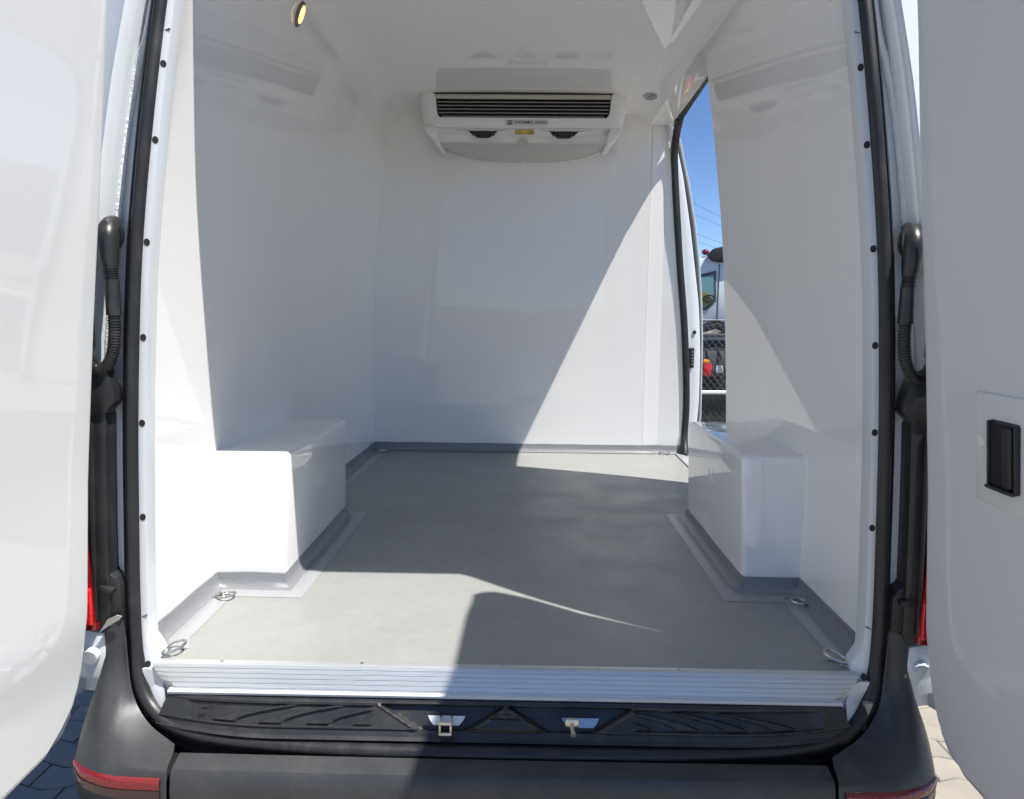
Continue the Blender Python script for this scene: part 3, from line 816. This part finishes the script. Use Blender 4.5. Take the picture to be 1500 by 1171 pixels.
for s in (-1, 1):
    D = empty('rear_door', (s * .86, -.045, .56)); D.parent = VAN
    L = Vector(D.location)
    def slab(name, inset, d0, d1, m, bev, parent=D, n=3):
        out = [Vector((p.x, p.y, 0)) for p in spline([(a, b, 0) for a, b in door_pts(inset)], n, closed=True)]
        bm = bmesh.new()
        # triangulated sheet via strips: slice the outline by z
        zs_ = sorted({round(p.y, 4) for p in out})
        zz = []
        zmin, zmax = min(zs_), max(zs_)
        N = 60
        samp = [zmin + (zmax - zmin) * (0.5 - 0.5 * math.cos(math.pi * k / N)) for k in range(N + 1)]
        def span(z):
            xs_ = []
            for a, b in zip(out, out[1:] + out[:1]):
                if (a.y - z) * (b.y - z) <= 0 and abs(a.y - b.y) > 1e-9:
                    xs_.append(a.x + (b.x - a.x) * (z - a.y) / (b.y - a.y))
            return (min(xs_), max(xs_)) if xs_ else None
        front, back = [], []
        for z in samp:
            z = min(max(z, zmin + 1e-4), zmax - 1e-4)
            a, b = span(z)
            fs = (0, .015, .04, .1, .2, .4, .6, .8, .9, .96, .985, 1)
            front.append([Vector((s * door_x(z, d0), door_y(z) - (a + (b - a) * f), z)) - L for f in fs])
            back.append([Vector((s * door_x(z, d1), door_y(z) - (a + (b - a) * f), z)) - L for f in fs])
        _, v1 = grid_bm(front, bm); _, v2 = grid_bm(back, bm)
        def stitch(r1, r2):
            for a, b, c, d in zip(r1, r1[1:], r2[1:], r2): bm.faces.new((a, b, c, d))
        stitch(v1[0], v2[0]); stitch(v1[-1], v2[-1])
        stitch([r[0] for r in v1], [r[0] for r in v2]); stitch([r[-1] for r in v1], [r[-1] for r in v2])
        bmesh.ops.recalc_face_normals(bm, faces=bm.faces)
        if bev:
            es = [e for e in bm.edges if len(e.link_faces) == 2 and e.calc_face_angle(0) > R(55)]
            bmesh.ops.bevel(bm, geom=es, offset=bev, segments=3, profile=.5, affect='EDGES')
        return frombm(name, bm, m, parent, sharp=40)
    slab('outer_skin', 0.0, .012, .036, 'paint', .006)
    slab('inner_panel', 0.020, -.003, .010, 'door', .006)
    # rubber bead between the skins
    ppts = [Vector((s * door_x(b, .010), door_y(b) - a, b)) - L for a, b in door_pts(.0165)]
    bm = bmesh.new(); add_tube(bm, spline(ppts, 6, closed=True), .0028, 6, Vector((1, 0, 0)), closed=True)
    frombm('panel_bead', bm, 'black', D)
    D['label'] = 'white rear door with a black recessed pull handle' if s > 0 else 'plain white sunlit rear door'
    if s > 0:
        # recessed pull handle on a raised pad
        yc, zc = -.316, 1.228
        xh = lambda z: s * door_x(z, -.003)
        rt = Matrix.Rotation(R(-5.2), 3, 'Y')
        pad = box('handle_pad', Vector((xh(zc) - .0015, yc - .008, zc + .005)) - L, (.007, .175, .190), 'door', D, .003, 3, rt)
        bm = bmesh.new()
        for dy, dz, sy, sz in ((0, .054, .070, .007), (0, -.054, .070, .007), (.034, 0, .006, .112), (-.034, 0, .006, .112)):
            add_box(bm, Vector((xh(zc) - .009, yc + dy, zc + dz)) - L, (.010, sy, sz), .003, 2, rt)
        hd_ = frombm('pull_handle', bm, 'black', D)
        box('handle_cup', Vector((xh(zc) - .0068, yc, zc)) - L, (.004, .066, .104), 'dark', hd_, 0, 2, rt)
        box('grip_bar', Vector((xh(zc) - .011, yc - .016, zc)) - L, (.010, .022, .100), 'black', hd_, .004, 3, rt)

# outer body: sides, roof, nose, side doorway and slid-back side door
def body_row(y, s):
    zz = [.34, .5, .7, .9, 1.1, 1.3, 1.5, 1.7, 1.9, 2.1, 2.3, 2.38, 2.42, 2.46, 2.5, 2.54, 2.57, 2.60]
    return [(s * xs(z), y, z) for z in zz]
def body_side(s, y0, y1, zc=None):
    ys = [y0 + (y1 - y0) * k / 4 for k in range(5)]
    rows = [[p for p in body_row(y, s) if zc is None or p[2] >= zc] for y in ys]
    return rows
for nm, s, y0, y1, zc in (('body_side', -1, .44, 3.9, None), ('body_side', 1, .44, 1.235, None), ('body_side', 1, 2.42, 3.9, None), ('body_side', 1, 1.235, 2.42, 2.42)):
    grid(nm, body_side(s, y0, y1, zc), 'paint', VAN, sharp=50, thick=.004)
for s in (-1, 1):   # quarter between pillar skin and body side, upper part curves with the frame
    rows = [[(s * xs(z), yf(min(z, 2.5)) + .32, z) for z in (.34, .62, .9, 1.2, 1.5, 1.8, 2.1, 2.3, 2.42, 2.5, 2.57, 2.6)], [(s * xs(z), .5 if z < 2.7 else .5, z) for z in (.34, .62, .9, 1.2, 1.5, 1.8, 2.1, 2.3, 2.42, 2.5, 2.57, 2.6)]]
    grid('rear_quarter', rows, 'paint', VAN, sharp=60)
rows = [[(x, y, 2.60 + .035 * (1 - (x / .63) ** 2)) for x in (-.63, -.4, -.2, 0, .2, .4, .63)] for y in (.19, .5, 1.2, 2.2, 3.2, 3.9)]
grid('roof', rows, 'paint', VAN, sharp=60)
prism('roof_header', [(.10, 2.455), (.10, 2.50), (.165, 2.60), (.20, 2.62), (.24, 2.60), (.17, 2.455)], 'x', -.66, .66, 'paint', VAN, .004)
rows = [[(x, 3.9 + (.0 if z > 1.2 else .75), z) for x in (-.93, -.5, 0, .5, .93)] for z in (.35, .9)] + [[(x * k, y, z) for x in (-.93, -.5, 0, .5, .93)] for z, y, k in ((1.15, 4.55, 1), (1.35, 3.95, 1), (2.1, 3.4, .9), (2.55, 3.1, .72))]
grid('cab_front', rows, 'paint', VAN, sharp=50)
# side door: surround seal, outer pillar and the door slid back along the side
sp = [(.736, 1.10, 2.392), (.740, 1.3, 2.390), (.754, 1.7, 2.387), (.770, 2.15, 2.380), (.775, 2.25, 2.362), (.777, 2.32, 2.30), (.779, 2.352, 2.20), (.800, 2.352, 1.95), (.831, 2.352, 1.64), (.860, 2.352, 1.38), (.880, 2.352, 1.12), (.887, 2.352, .95), (.884, 2.352, .80), (.880, 2.30, .705)]
bm = bmesh.new(); add_sweep(bm, spline(sp, 8), [(-.017, -.013), (-.017, .010), (-.008, .017), (.008, .017), (.017, .010), (.017, -.013)], Vector((0, -1, .15)).normalized())
frombm('side_door_seal', bm, 'rubber', VAN, sharp=50)
bp_ = []
for z in [0.62 + k * .0885 for k in range(21)]:
    xb = interp([(0.6, .935), (.87, .951), (.97, .957), (1.22, .954), (1.47, .937), (1.64, .912), (1.88, .875), (2.12, .831), (2.35, .774), (2.42, .76)], z)
    xa = interp([(0.6, .88), (1.0, .885), (1.12, .880), (1.38, .86), (1.64, .831), (1.95, .80), (2.2, .77), (2.4, .74)], z)
    bp_.append([(xa - .01, 2.352, z), (xa + .012, 2.358, z), ((xa + xb) / 2, 2.36, z), (xb - .006, 2.362, z), (xb, 2.368, z), (xb + .004, 2.43, z)])
bpil = grid('side_door_pillar', bp_, 'paint', VAN, sharp=50)
bm = bmesh.new(); add_disc(bm, (.917, 2.357, 1.34), (0, -1, 0), .0095, .006, 16); frombm('rubber_buffer', bm, 'dark', bpil)
lk = box('side_latch', (.904, 2.350, 1.207), (.028, .014, .105), 'black', bpil, .005)
for k in range(5): box('latch_contact', (.908, 2.341, 1.175 + k * .016), (.008, .004, .006), 'steel', bpil, .001)
sdr = []
for z in (.45, .7, 1.0, 1.3, 1.5, 1.8, 2.0, 2.2, 2.30, 2.40, 2.45, 2.5, 2.54):
    x = xs(z) + .045
    sdr.append([(x, .36, z), (x + .030, .37, z), (x + .035, 1.0, z), (x + .030, 1.545, z), (x, 1.555, z), (x - .01, 1.54, z), (x - .01, .38, z)])
sd = grid('sliding_door', sdr, 'paint', VAN, cv=True, sharp=50)
box('sliding_door_handle', (1.065, 1.42, 1.15), (.03, .03, .18), 'black', sd, .008)

# corner lamps
def lamp(x, y, z, nrm, lit, rot=0, sc_=1.0):
    e = empty('cargo_lamp', (x, y, z)); e.parent = VAN
    e['label'] = 'lit amber corner lamp' if lit else 'unlit grey ceiling lamp'
    q = Vector(nrm).to_track_quat('Z', 'Y'); e.rotation_euler = (q.to_matrix() @ Matrix.Rotation(rot, 3, 'Z')).to_euler()
    for nm, a, b, h0, h1, m in (('housing', .048, .020, 0, .007, 'bronze' if lit else 'steel'), ('lens', .034, .0135, .007, .011, 'lampglow' if lit else 'lampglass')):
        a *= sc_; b *= sc_
        ring_ = lambda k, h: [(a * k * math.copysign(abs(math.cos(t)) ** .9, math.cos(t)), b * k * math.copysign(abs(math.sin(t)) ** .9, math.sin(t)), h) for t in [2 * math.pi * i / 28 for i in range(28)]]
        bm, vs = grid_bm([ring_(1, h0), ring_(.97, h0 + (h1 - h0) * .7), ring_(.85, h1), ring_(.01, h1)], None, cv=True)
        frombm(nm, bm, m, e, sharp=50)
lamp(-.654, .845, 2.330, (.90, -.15, -.30), True, R(84), .82)
lamp(.600, 1.97, 2.408, (-.25, -.12, -.95), False, R(0), 1.3)

# ------------------------------------------------------------------ evaporator unit under the ceiling
U = empty('cooling_unit', (.012, 2.0, CEIL), 'white ceiling evaporator unit with black louvred grille high on the end wall', 'cooling unit')
def ub(name, m, rows, **k): return grid(name, rows, m, U, **k)
W2 = .478
# shell front: from ceiling line down, with rounded ends running back to the wall
def outline(x, y0, r): return y0
def shell_row(z, yfront, halfw, yback=.345, r=.09):
    pts = [(-halfw - .0, yback, z)]
    for k in range(7):
        a = R(180 + 90 * k / 6); pts.append((-halfw + r + r * math.cos(a), yfront + r + r * math.sin(a), z))
    for k in range(7):
        a = R(270 + 90 * k / 6); pts.append((halfw - r + r * math.cos(a), yfront + r + r * math.sin(a), z))
    pts.append((halfw, yback, z)); return pts
GX0, GX1 = -.400, .402
top_rows = [shell_row(z, y, h) for z, y, h in ((.003, .0, .480), (-.006, -.002, .481), (-.03, .0, .479), (-.060, .002, .474), (-.100, .004, .466))]
# split: cheeks each side of the grille, then band below
def cheek(s):
    rows = []
    for z, y, h in ((.003, .0, .480), (-.006, -.002, .481), (-.03, .0, .479), (-.060, .002, .474), (-.085, .0035, .469), (-.1035, .004, .466)):
        r = .07; pts = [(s * h, .345, z)]
        for k in range(7):
            a = R(90 * k / 6); pts.append((s * (h - r + r * math.cos(a)), y + r - r * math.sin(a), z))
        gx = .401 - interp([(-.11, .030), (-.098, .014), (-.085, .008), (0, .0)], z)
        pts += [(s * (gx + .004), y, z), (s * gx, y + .003, z), (s * gx, y + .05, z)]
        rows.append(pts)
    return rows
bm = bmesh.new(); grid_bm(cheek(-1), bm); grid_bm(cheek(1), bm)
low = []
for z, y, h in ((-.1035, .004, .466), (-.108, .003, .465), (-.128, .006, .462), (-.140, .010, .458), (-.147, .012, .455), (-.155, .020, .448), (-.165, .030, .438), (-.205, .066, .405)):
    low.append(shell_row(z, y, h, .345, .07 + .0))
grid_bm(low[:5], bm)
fix(bm); frombm('casing', bm, 'unit', U, sharp=30)
# dark cavity + slats + beige bar
box('grille_back', (0, .060, -.053), (.80, .01, .105), 'dark', U)
box('top_bar', (0, .010, -.0105), (.796, .016, .021), 'beige', U, .002)
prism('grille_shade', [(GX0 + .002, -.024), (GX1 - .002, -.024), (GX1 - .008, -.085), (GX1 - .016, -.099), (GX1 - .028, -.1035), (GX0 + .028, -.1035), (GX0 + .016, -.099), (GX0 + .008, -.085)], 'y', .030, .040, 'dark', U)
for k in range(5):
    z = -.032 - k * .0158
    box('grille_slat', (0, .016, z), (.790 - .004 * k - (.03 if k == 4 else 0), .016, .0036), 'slat', U, .0012, 1, Matrix.Rotation(R(24), 3, 'X'))
# lower cheeks beside the fan recess
for s in (-1, 1):
    prism('lower_cheek', [(s * a, b) for a, b in ((.4575, -.140), (.402, -.140), (.398, -.150), (.384, -.198), (.384, -.214), (.398, -.214), (.416, -.200), (.440, -.172), (.452, -.155))], 'y', .014, .30, 'unit', U, .006)
gk = [shell_row(z, y, h) for z, y, h in ((.006, -.0025, .4835), (-.0022, -.0025, .4835), (-.0022, .004, .476))]
grid('ceiling_gap_line', gk, 'dark', U)  # added dark strip, draws the shade of the gap under the ceiling
# recess under the front lip: sloping tray with two fan openings
rows = [[(x, y, z) for x in (-.42, -.3, -.15, 0, .15, .3, .42)] for y, z in ((.018, -.148), (.045, -.152), (.10, -.168), (.115, -.205))]
rows = [[(x, .018, -.147) for x in (-.40, 0, .40)], [(x, .075, -.165) for x in (-.40, 0, .40)], [(x, .080, -.200) for x in (-.385, 0, .385)]]
ub('discharge_tray', 'unit', rows, sharp=20)
for cx in (-.185, .190):
    bm = bmesh.new()
    hb = [(-.072, .0), (.072, .0), (.055, -.010), (.050, -.016), (.040, -.016), (.035, -.023), (.022, -.027), (-.022, -.027), (-.035, -.023), (-.040, -.016), (-.050, -.016), (-.055, -.010)]
    add_prism(bm, [(cx + a, -.152 + b) for a, b in hb], 'y', .040, .072)
    f_ = frombm('fan_outlet', bm, 'dark', U)
    bm = bmesh.new()
    for k in range(9):
        add_box(bm, (cx - .04 + .01 * k, .042, -.163), (.002, .006, .022 - .0024 * abs(k - 4)), 0)
    frombm('fan_blade', bm, 'machine2', f_)
    for sg in (-1, 1):
        prism('air_vane', [(cx + sg * .058, -.149), (cx + sg * .15, -.149), (cx + sg * .065, -.158)], 'y', .03, .036, 'unitgrey', U)
# drain pan: underside slopes back to the wall, lower outline curved
pan = []
for k in range(17):
    x = -.385 + .770 * k / 16; t = abs(x) / .385
    zb = -.236 + .055 * t ** 3.2 if t < 1 else -.18
    pan.append([(x, .078, -.197), (x, .086, -.203 - .0 * t), (x, .20, -.203 - (.236 - .203) * .45 + .02 * t ** 3), (x, .335, zb), (x, .348, zb - .004), (x, .354, zb)])
pn = ub('drain_pan', 'unitgrey', pan, sharp=50)
tube('pan_rim', spline([(-.392 + .784 * k / 20, .343, (-.240 + .058 * (abs(-1 + k / 10)) ** 3.2)) for k in range(21)], 3), .0055, 'unit', U, 8, Vector((0, 1, 0)))
for x in (-.19, .0, .19):
    bm = bmesh.new(); add_disc(bm, (x, .335, -.236), (0, -1, 0), .010 if x == 0 else .006, .014, 14); frombm('pan_clip', bm, 'unit', pn)
bm = bmesh.new(); add_disc(bm, (0.0, .082, -.201), (0, -1, -.4), .026, .006, 24); frombm('drain_boss', bm, 'unitgrey', pn)
# badge
lb = box('badge', (.018, .0035, -.1245), (.198, .003, .026), 'label', U, .001)
box('badge_emblem', (-.060, .0015, -.1245), (.021, .0025, .018), 'ink', lb)
text_obj('badge_monogram', "TK", .014, 'label', lb, Matrix.Translation((-.060, .0000, -.1245)) @ FACE_BACK, .0004, .0004)
text_obj('badge_lettering', "THERMO KING", .0190, 'ink', lb, Matrix.Translation((.034, .0016, -.1245)) @ FACE_BACK, .0005, 0.00013, 1.06, 1.13)
bm = bmesh.new(); add_box(bm, (.008, .030, -.160), (.084, .002, .020), 0)
ws = frombm('warning_sticker', bm, 'yellow', U)
for dx in (-.022, .024):
    prism('warning_symbol', [(.008 + dx - .013, -.1665), (.008 + dx + .013, -.1665), (.008 + dx, -.1525)], 'y', .0278, .0288, 'ink', ws)
    prism('warning_symbol', [(.008 + dx - .009, -.1650), (.008 + dx + .009, -.1650), (.008 + dx, -.1550)], 'y', .0268, .0276, 'yellow', ws)
bm = bmesh.new()
for c_, s_ in (((.008, .0285, -.1505), (.086, .001, .0016)), ((.008, .0285, -.1695), (.086, .001, .0016)), ((-.034, .0285, -.160), (.0016, .001, .020)), ((.050, .0285, -.160), (.0016, .001, .020))): add_box(bm, c_, s_)
frombm('sticker_border', bm, 'ink', ws)

# ------------------------------------------------------------------ outside, seen through the side doorway
# chain-link fence
FY = 5.5
F_ = empty('chain_link_fence', (1.6, FY, 0), 'galvanised chain-link fence with a pale horizontal tube outside the side doorway', 'fence')
L = Vector(F_.location)
bm = bmesh.new()
x0, x1, z0, z1 = -.6, 5.2, .05, 1.36
p = .062; q = .075
def wire(a, b):
    add_tube(bm, [a, b], .0021, 4, Vector((0, 1, 0)))
slope = q / p
n = int((x1 - x0) / p)
for k in range(-int((z1 - z0) / q) - 1, n + 1):
    for sg in (1, -1):
        xs0 = x0 + k * p
        xa, xb = xs0, xs0 + (z1 - z0) / slope
        za, zb = (z0, z1) if sg > 0 else (z1, z0)
        if xb < x0 or xa > x1: continue
        ca, cb = max(xa, x0), min(xb, x1)
        if cb - ca < .01: continue
        f = lambda x: za + (zb - za) * (x - xa) / (xb - xa)
        wire(Vector((ca, FY + .003 * sg, f(ca))) - L, Vector((cb, FY + .003 * sg, f(cb))) - L)
msh = frombm('wire_mesh', bm, 'galv', F_, sharp=None); tag(msh, kind='stuff')
tube('middle_rail', [Vector((x0, FY - .03, .665)) - L, Vector((x1, FY - .03, .70)) - L], .019, 'railwhite', F_, 10)
box('blackout_sheet', Vector((2.3, FY + .012, .33)) - L, (5.8, .006, .66), 'machine', F_)  # sheet added to black out the sunlit ground behind the mesh
tube('top_wire', [Vector((x0, FY, 1.36)) - L, Vector((x1, FY, 1.36)) - L], .004, 'galv', F_, 6)
for x in (-.5, 1.42, 3.4, 5.1):
    tube('fence_post', [Vector((x, FY + .03, -.02)) - L, Vector((x, FY + .03, 1.40)) - L], .024, 'galv', F_, 12)

# black trailer behind the fence
T_ = empty('black_trailer', (2.9, 9.0, 0), 'low black equipment trailer parked just behind the chain-link fence', 'trailer')
L = Vector(T_.location)
def tb(name, c, s_, m, bev=.02): return box(name, Vector(c) - L, s_, m, T_, bev)
tb('trailer_bed', (2.9, 9.6, .98), (3.4, 1.5, .10), 'machine')
tb('side_board', (2.9, 8.85, .80), (3.4, .05, .22), 'machine')
tb('side_board', (2.9, 8.83, 1.10), (3.4, .05, .05), 'machine2')
tb('lower_skirt', (2.9, 8.9, .33), (3.4, .06, .62), 'machine')
tb('storage_box', (2.55, 8.80, .70), (.50, .20, .36), 'machine2')
tb('control_panel', (2.72, 8.69, .64), (.10, .02, .10), 'truck', .004)
tb('hazard_lamp', (2.55, 8.70, .63), (.13, .10, .18), 'lampred', .03)
tb('hazard_lamp', (2.53, 8.69, .74), (.10, .08, .07), 'orange', .03)
for x in (1.8, 3.6):
    bm = bmesh.new(); add_disc(bm, Vector((x, 8.98, .36)) - L, (0, 1, 0), .36, .24, 28); frombm('wheel', bm, 'tyre', T_)
bm = bmesh.new()
for k in range(7):
    add_tube(bm, spline([Vector((2.2 + .16 * k, 8.72, .95)) - L, Vector((2.28 + .16 * k, 8.66, .70 - .05 * (k % 3))) - L, Vector((2.40 + .15 * k, 8.70, .50)) - L, Vector((2.5 + .15 * k, 8.72, .80)) - L], 6), .012, 6)
frombm('hydraulic_hose', bm, 'hose', T_)

# white truck
K = empty('white_truck', (4.0, 12.5, 0), 'white truck cab with black roof fairing and red beacon seen beyond the side doorway', 'truck')
L = Vector(K.location)
def kp(name, poly, y0, y1, m, bev=.02, par=K): 
    o = prism(name, [(a - L.x, b - L.z) for a, b in poly], 'y', y0 - L.y, y1 - L.y, m, None, bev); o.parent = par; return o
# D = 14 from the camera at the near side
cab = kp('cab', [(2.62, .95), (2.62, 1.55), (2.95, 2.38), (3.35, 2.50), (3.62, 2.54), (4.25, 2.68), (4.35, 2.6), (4.35, .95), (4.20, .95), (4.1, 1.15), (3.75, 1.30), (3.4, 1.15), (3.3, .95)], 12.5, 14.5, 'truck', .05)
fr_ = kp('window_frame', [(3.05, 1.64), (3.12, 2.10), (3.70, 2.25), (3.72, 1.66), (3.56, 1.50), (3.3, 1.45)], 12.484, 12.49, 'machine2', .0)
kp('side_window', [(3.10, 1.68), (3.17, 2.05), (3.65, 2.17), (3.67, 1.70), (3.52, 1.55), (3.3, 1.50)], 12.474, 12.48, 'truckglass', .0)
kp('seat_back', [(3.30, 1.53), (3.34, 1.80), (3.52, 1.84), (3.64, 1.70), (3.52, 1.57)], 12.464, 12.472, 'hivis', .0)
bm = bmesh.new(); add_tube(bm, [Vector((3.58 + .10 * math.cos(a), 12.45, 1.72 + .06 * math.sin(a))) - L for a in [2 * math.pi * k / 20 for k in range(20)]], .014, 6, Vector((0, 1, 0)), closed=True)
frombm('steering_wheel', bm, 'tyre', K)
kp('windscreen_visor', [(3.50, 2.53), (3.62, 2.66), (4.30, 2.84), (4.35, 2.52), (3.78, 2.40), (3.62, 2.42)], 12.40, 12.50, 'machine', .02)
kp('door_seam', [(3.75, 1.28), (3.75, 2.38), (3.765, 2.38), (3.765, 1.28)], 12.488, 12.499, 'machine2', 0)
kp('door_seam', [(3.30, 1.285), (3.75, 1.295), (3.75, 1.28), (3.30, 1.27)], 12.488, 12.499, 'machine2', 0)
kp('door_handle', [(3.46, 1.15), (3.64, 1.26), (3.66, 1.22), (3.48, 1.11)], 12.46, 12.50, 'dark', .005)
bm = bmesh.new(); bmesh.ops.create_uvsphere(bm, u_segments=16, v_segments=10, radius=.065, matrix=Matrix.Translation(Vector((3.50, 12.55, 2.60)) - L) @ Matrix.Diagonal((1.1, 1, .9, 1)))
frombm('beacon', bm, 'redbright', K)
kp('mirror', [(3.14, 1.35), (3.12, 2.0), (3.22, 2.05), (3.28, 1.75), (3.30, 1.35), (3.24, 1.22)], 12.30, 12.42, 'machine', .03)
tube('mirror_arm', [Vector((3.2, 12.4, 1.9)) - L, Vector((3.3, 12.5, 2.15)) - L], .015, 'machine', K)
kp('mudguard', [(3.20, .93), (3.34, 1.14), (3.75, 1.26), (4.15, 1.12), (4.30, .93), (4.2, .90), (4.05, 1.05), (3.75, 1.15), (3.45, 1.05), (3.3, .90)], 12.35, 12.9, 'machine', .01)
bm = bmesh.new(); add_disc(bm, Vector((3.75, 12.65, .52)) - L, (0, 1, 0), .52, .28, 36); wh = frombm('wheel', bm, 'tyre', K)
bm = bmesh.new(); add_disc(bm, Vector((3.75, 12.49, .52)) - L, (0, 1, 0), .27, .05, 24); frombm('rim', bm, 'galv', wh)
kp('chassis', [(2.7, .45), (2.7, .95), (9.0, .95), (9.0, .45)], 12.8, 14.2, 'machine', .02)
kp('cargo_body', [(4.6, .97), (4.6, 2.6), (9.2, 2.6), (9.2, .97)], 12.5, 14.6, 'machine2', .03)

K.location.x -= .12; K.scale = (1, 1, .965)
# overhead wires on their poles
PA, PB = Vector((-3.6, 11.0, 0)), Vector((29.0, 73.0, 0))
for pp_, lab in ((PA, 'tall weathered wooden utility pole at the near end of the overhead wires'), (PB, 'tall weathered wooden utility pole at the far end of the overhead wires')):
    p_ = empty('utility_pole', pp_, lab, 'pole')
    tube('pole', [(0, 0, -.2), (0, 0, 7.0)], .12, 'wood', p_, 12)
    for z in (4.75, 5.95): box('crossarm', (0, 0, z), (1.2, .12, .12), 'wood', p_, .01)
for zc, off, lab in ((6.05, -.5, 'topmost'), (6.05, .5, 'second from the top'), (4.85, -.5, 'third from the top'), (4.85, .5, 'lowest')):
    pts = [PA + (PB - PA) * t + Vector((off, 0, zc - 1.0 * t * (1 - t))) for t in [i / 24 for i in range(25)]]
    wv = empty('overhead_wire', pts[0], f'thin dark overhead wire, {lab} of the four crossing the blue sky', 'wire', 'overhead wires in the blue sky')
    tube('cable', [q_ - pts[0] for q_ in pts], .007, 'dark', wv, 5)

# weed at the fence foot
wd = empty('fence_weed', (2.02, 5.40, 0), 'small yellow-green weed growing at the foot of the chain-link fence', 'plant')
random.seed(3)
for k in range(26):
    a = random.uniform(0, 6.28); h = random.uniform(.12, .40); r = random.uniform(.01, .08)
    c = Vector((r * math.cos(a), r * .6 * math.sin(a), h)); ln = random.uniform(.035, .06)
    d = Vector((math.cos(a), math.sin(a), random.uniform(-.2, .7))).normalized(); sd_ = d.cross(Vector((0, 0, 1))).normalized()
    bm = bmesh.new()
    vs = [bm.verts.new(v) for v in (c, c + d * ln * .5 + sd_ * .012 + Vector((0, 0, .004)), c + d * ln, c + d * ln * .5 - sd_ * .012 + Vector((0, 0, .004)), c + d * ln * .5)]
    bm.faces.new((vs[0], vs[4], vs[1])); bm.faces.new((vs[1], vs[4], vs[2])); bm.faces.new((vs[2], vs[4], vs[3])); bm.faces.new((vs[3], vs[4], vs[0]))
    frombm('leaf', bm, 'leaf', wd, sharp=None)
bm = bmesh.new()
for k in range(6):
    a = k * 1.05
    add_tube(bm, [(0.01 * math.cos(a), .01 * math.sin(a), -.01), (.03 * math.cos(a), .02 * math.sin(a), .2), (.06 * math.cos(a), .04 * math.sin(a), .36)], .003, 5)
frombm('stem', bm, 'leaf', wd)
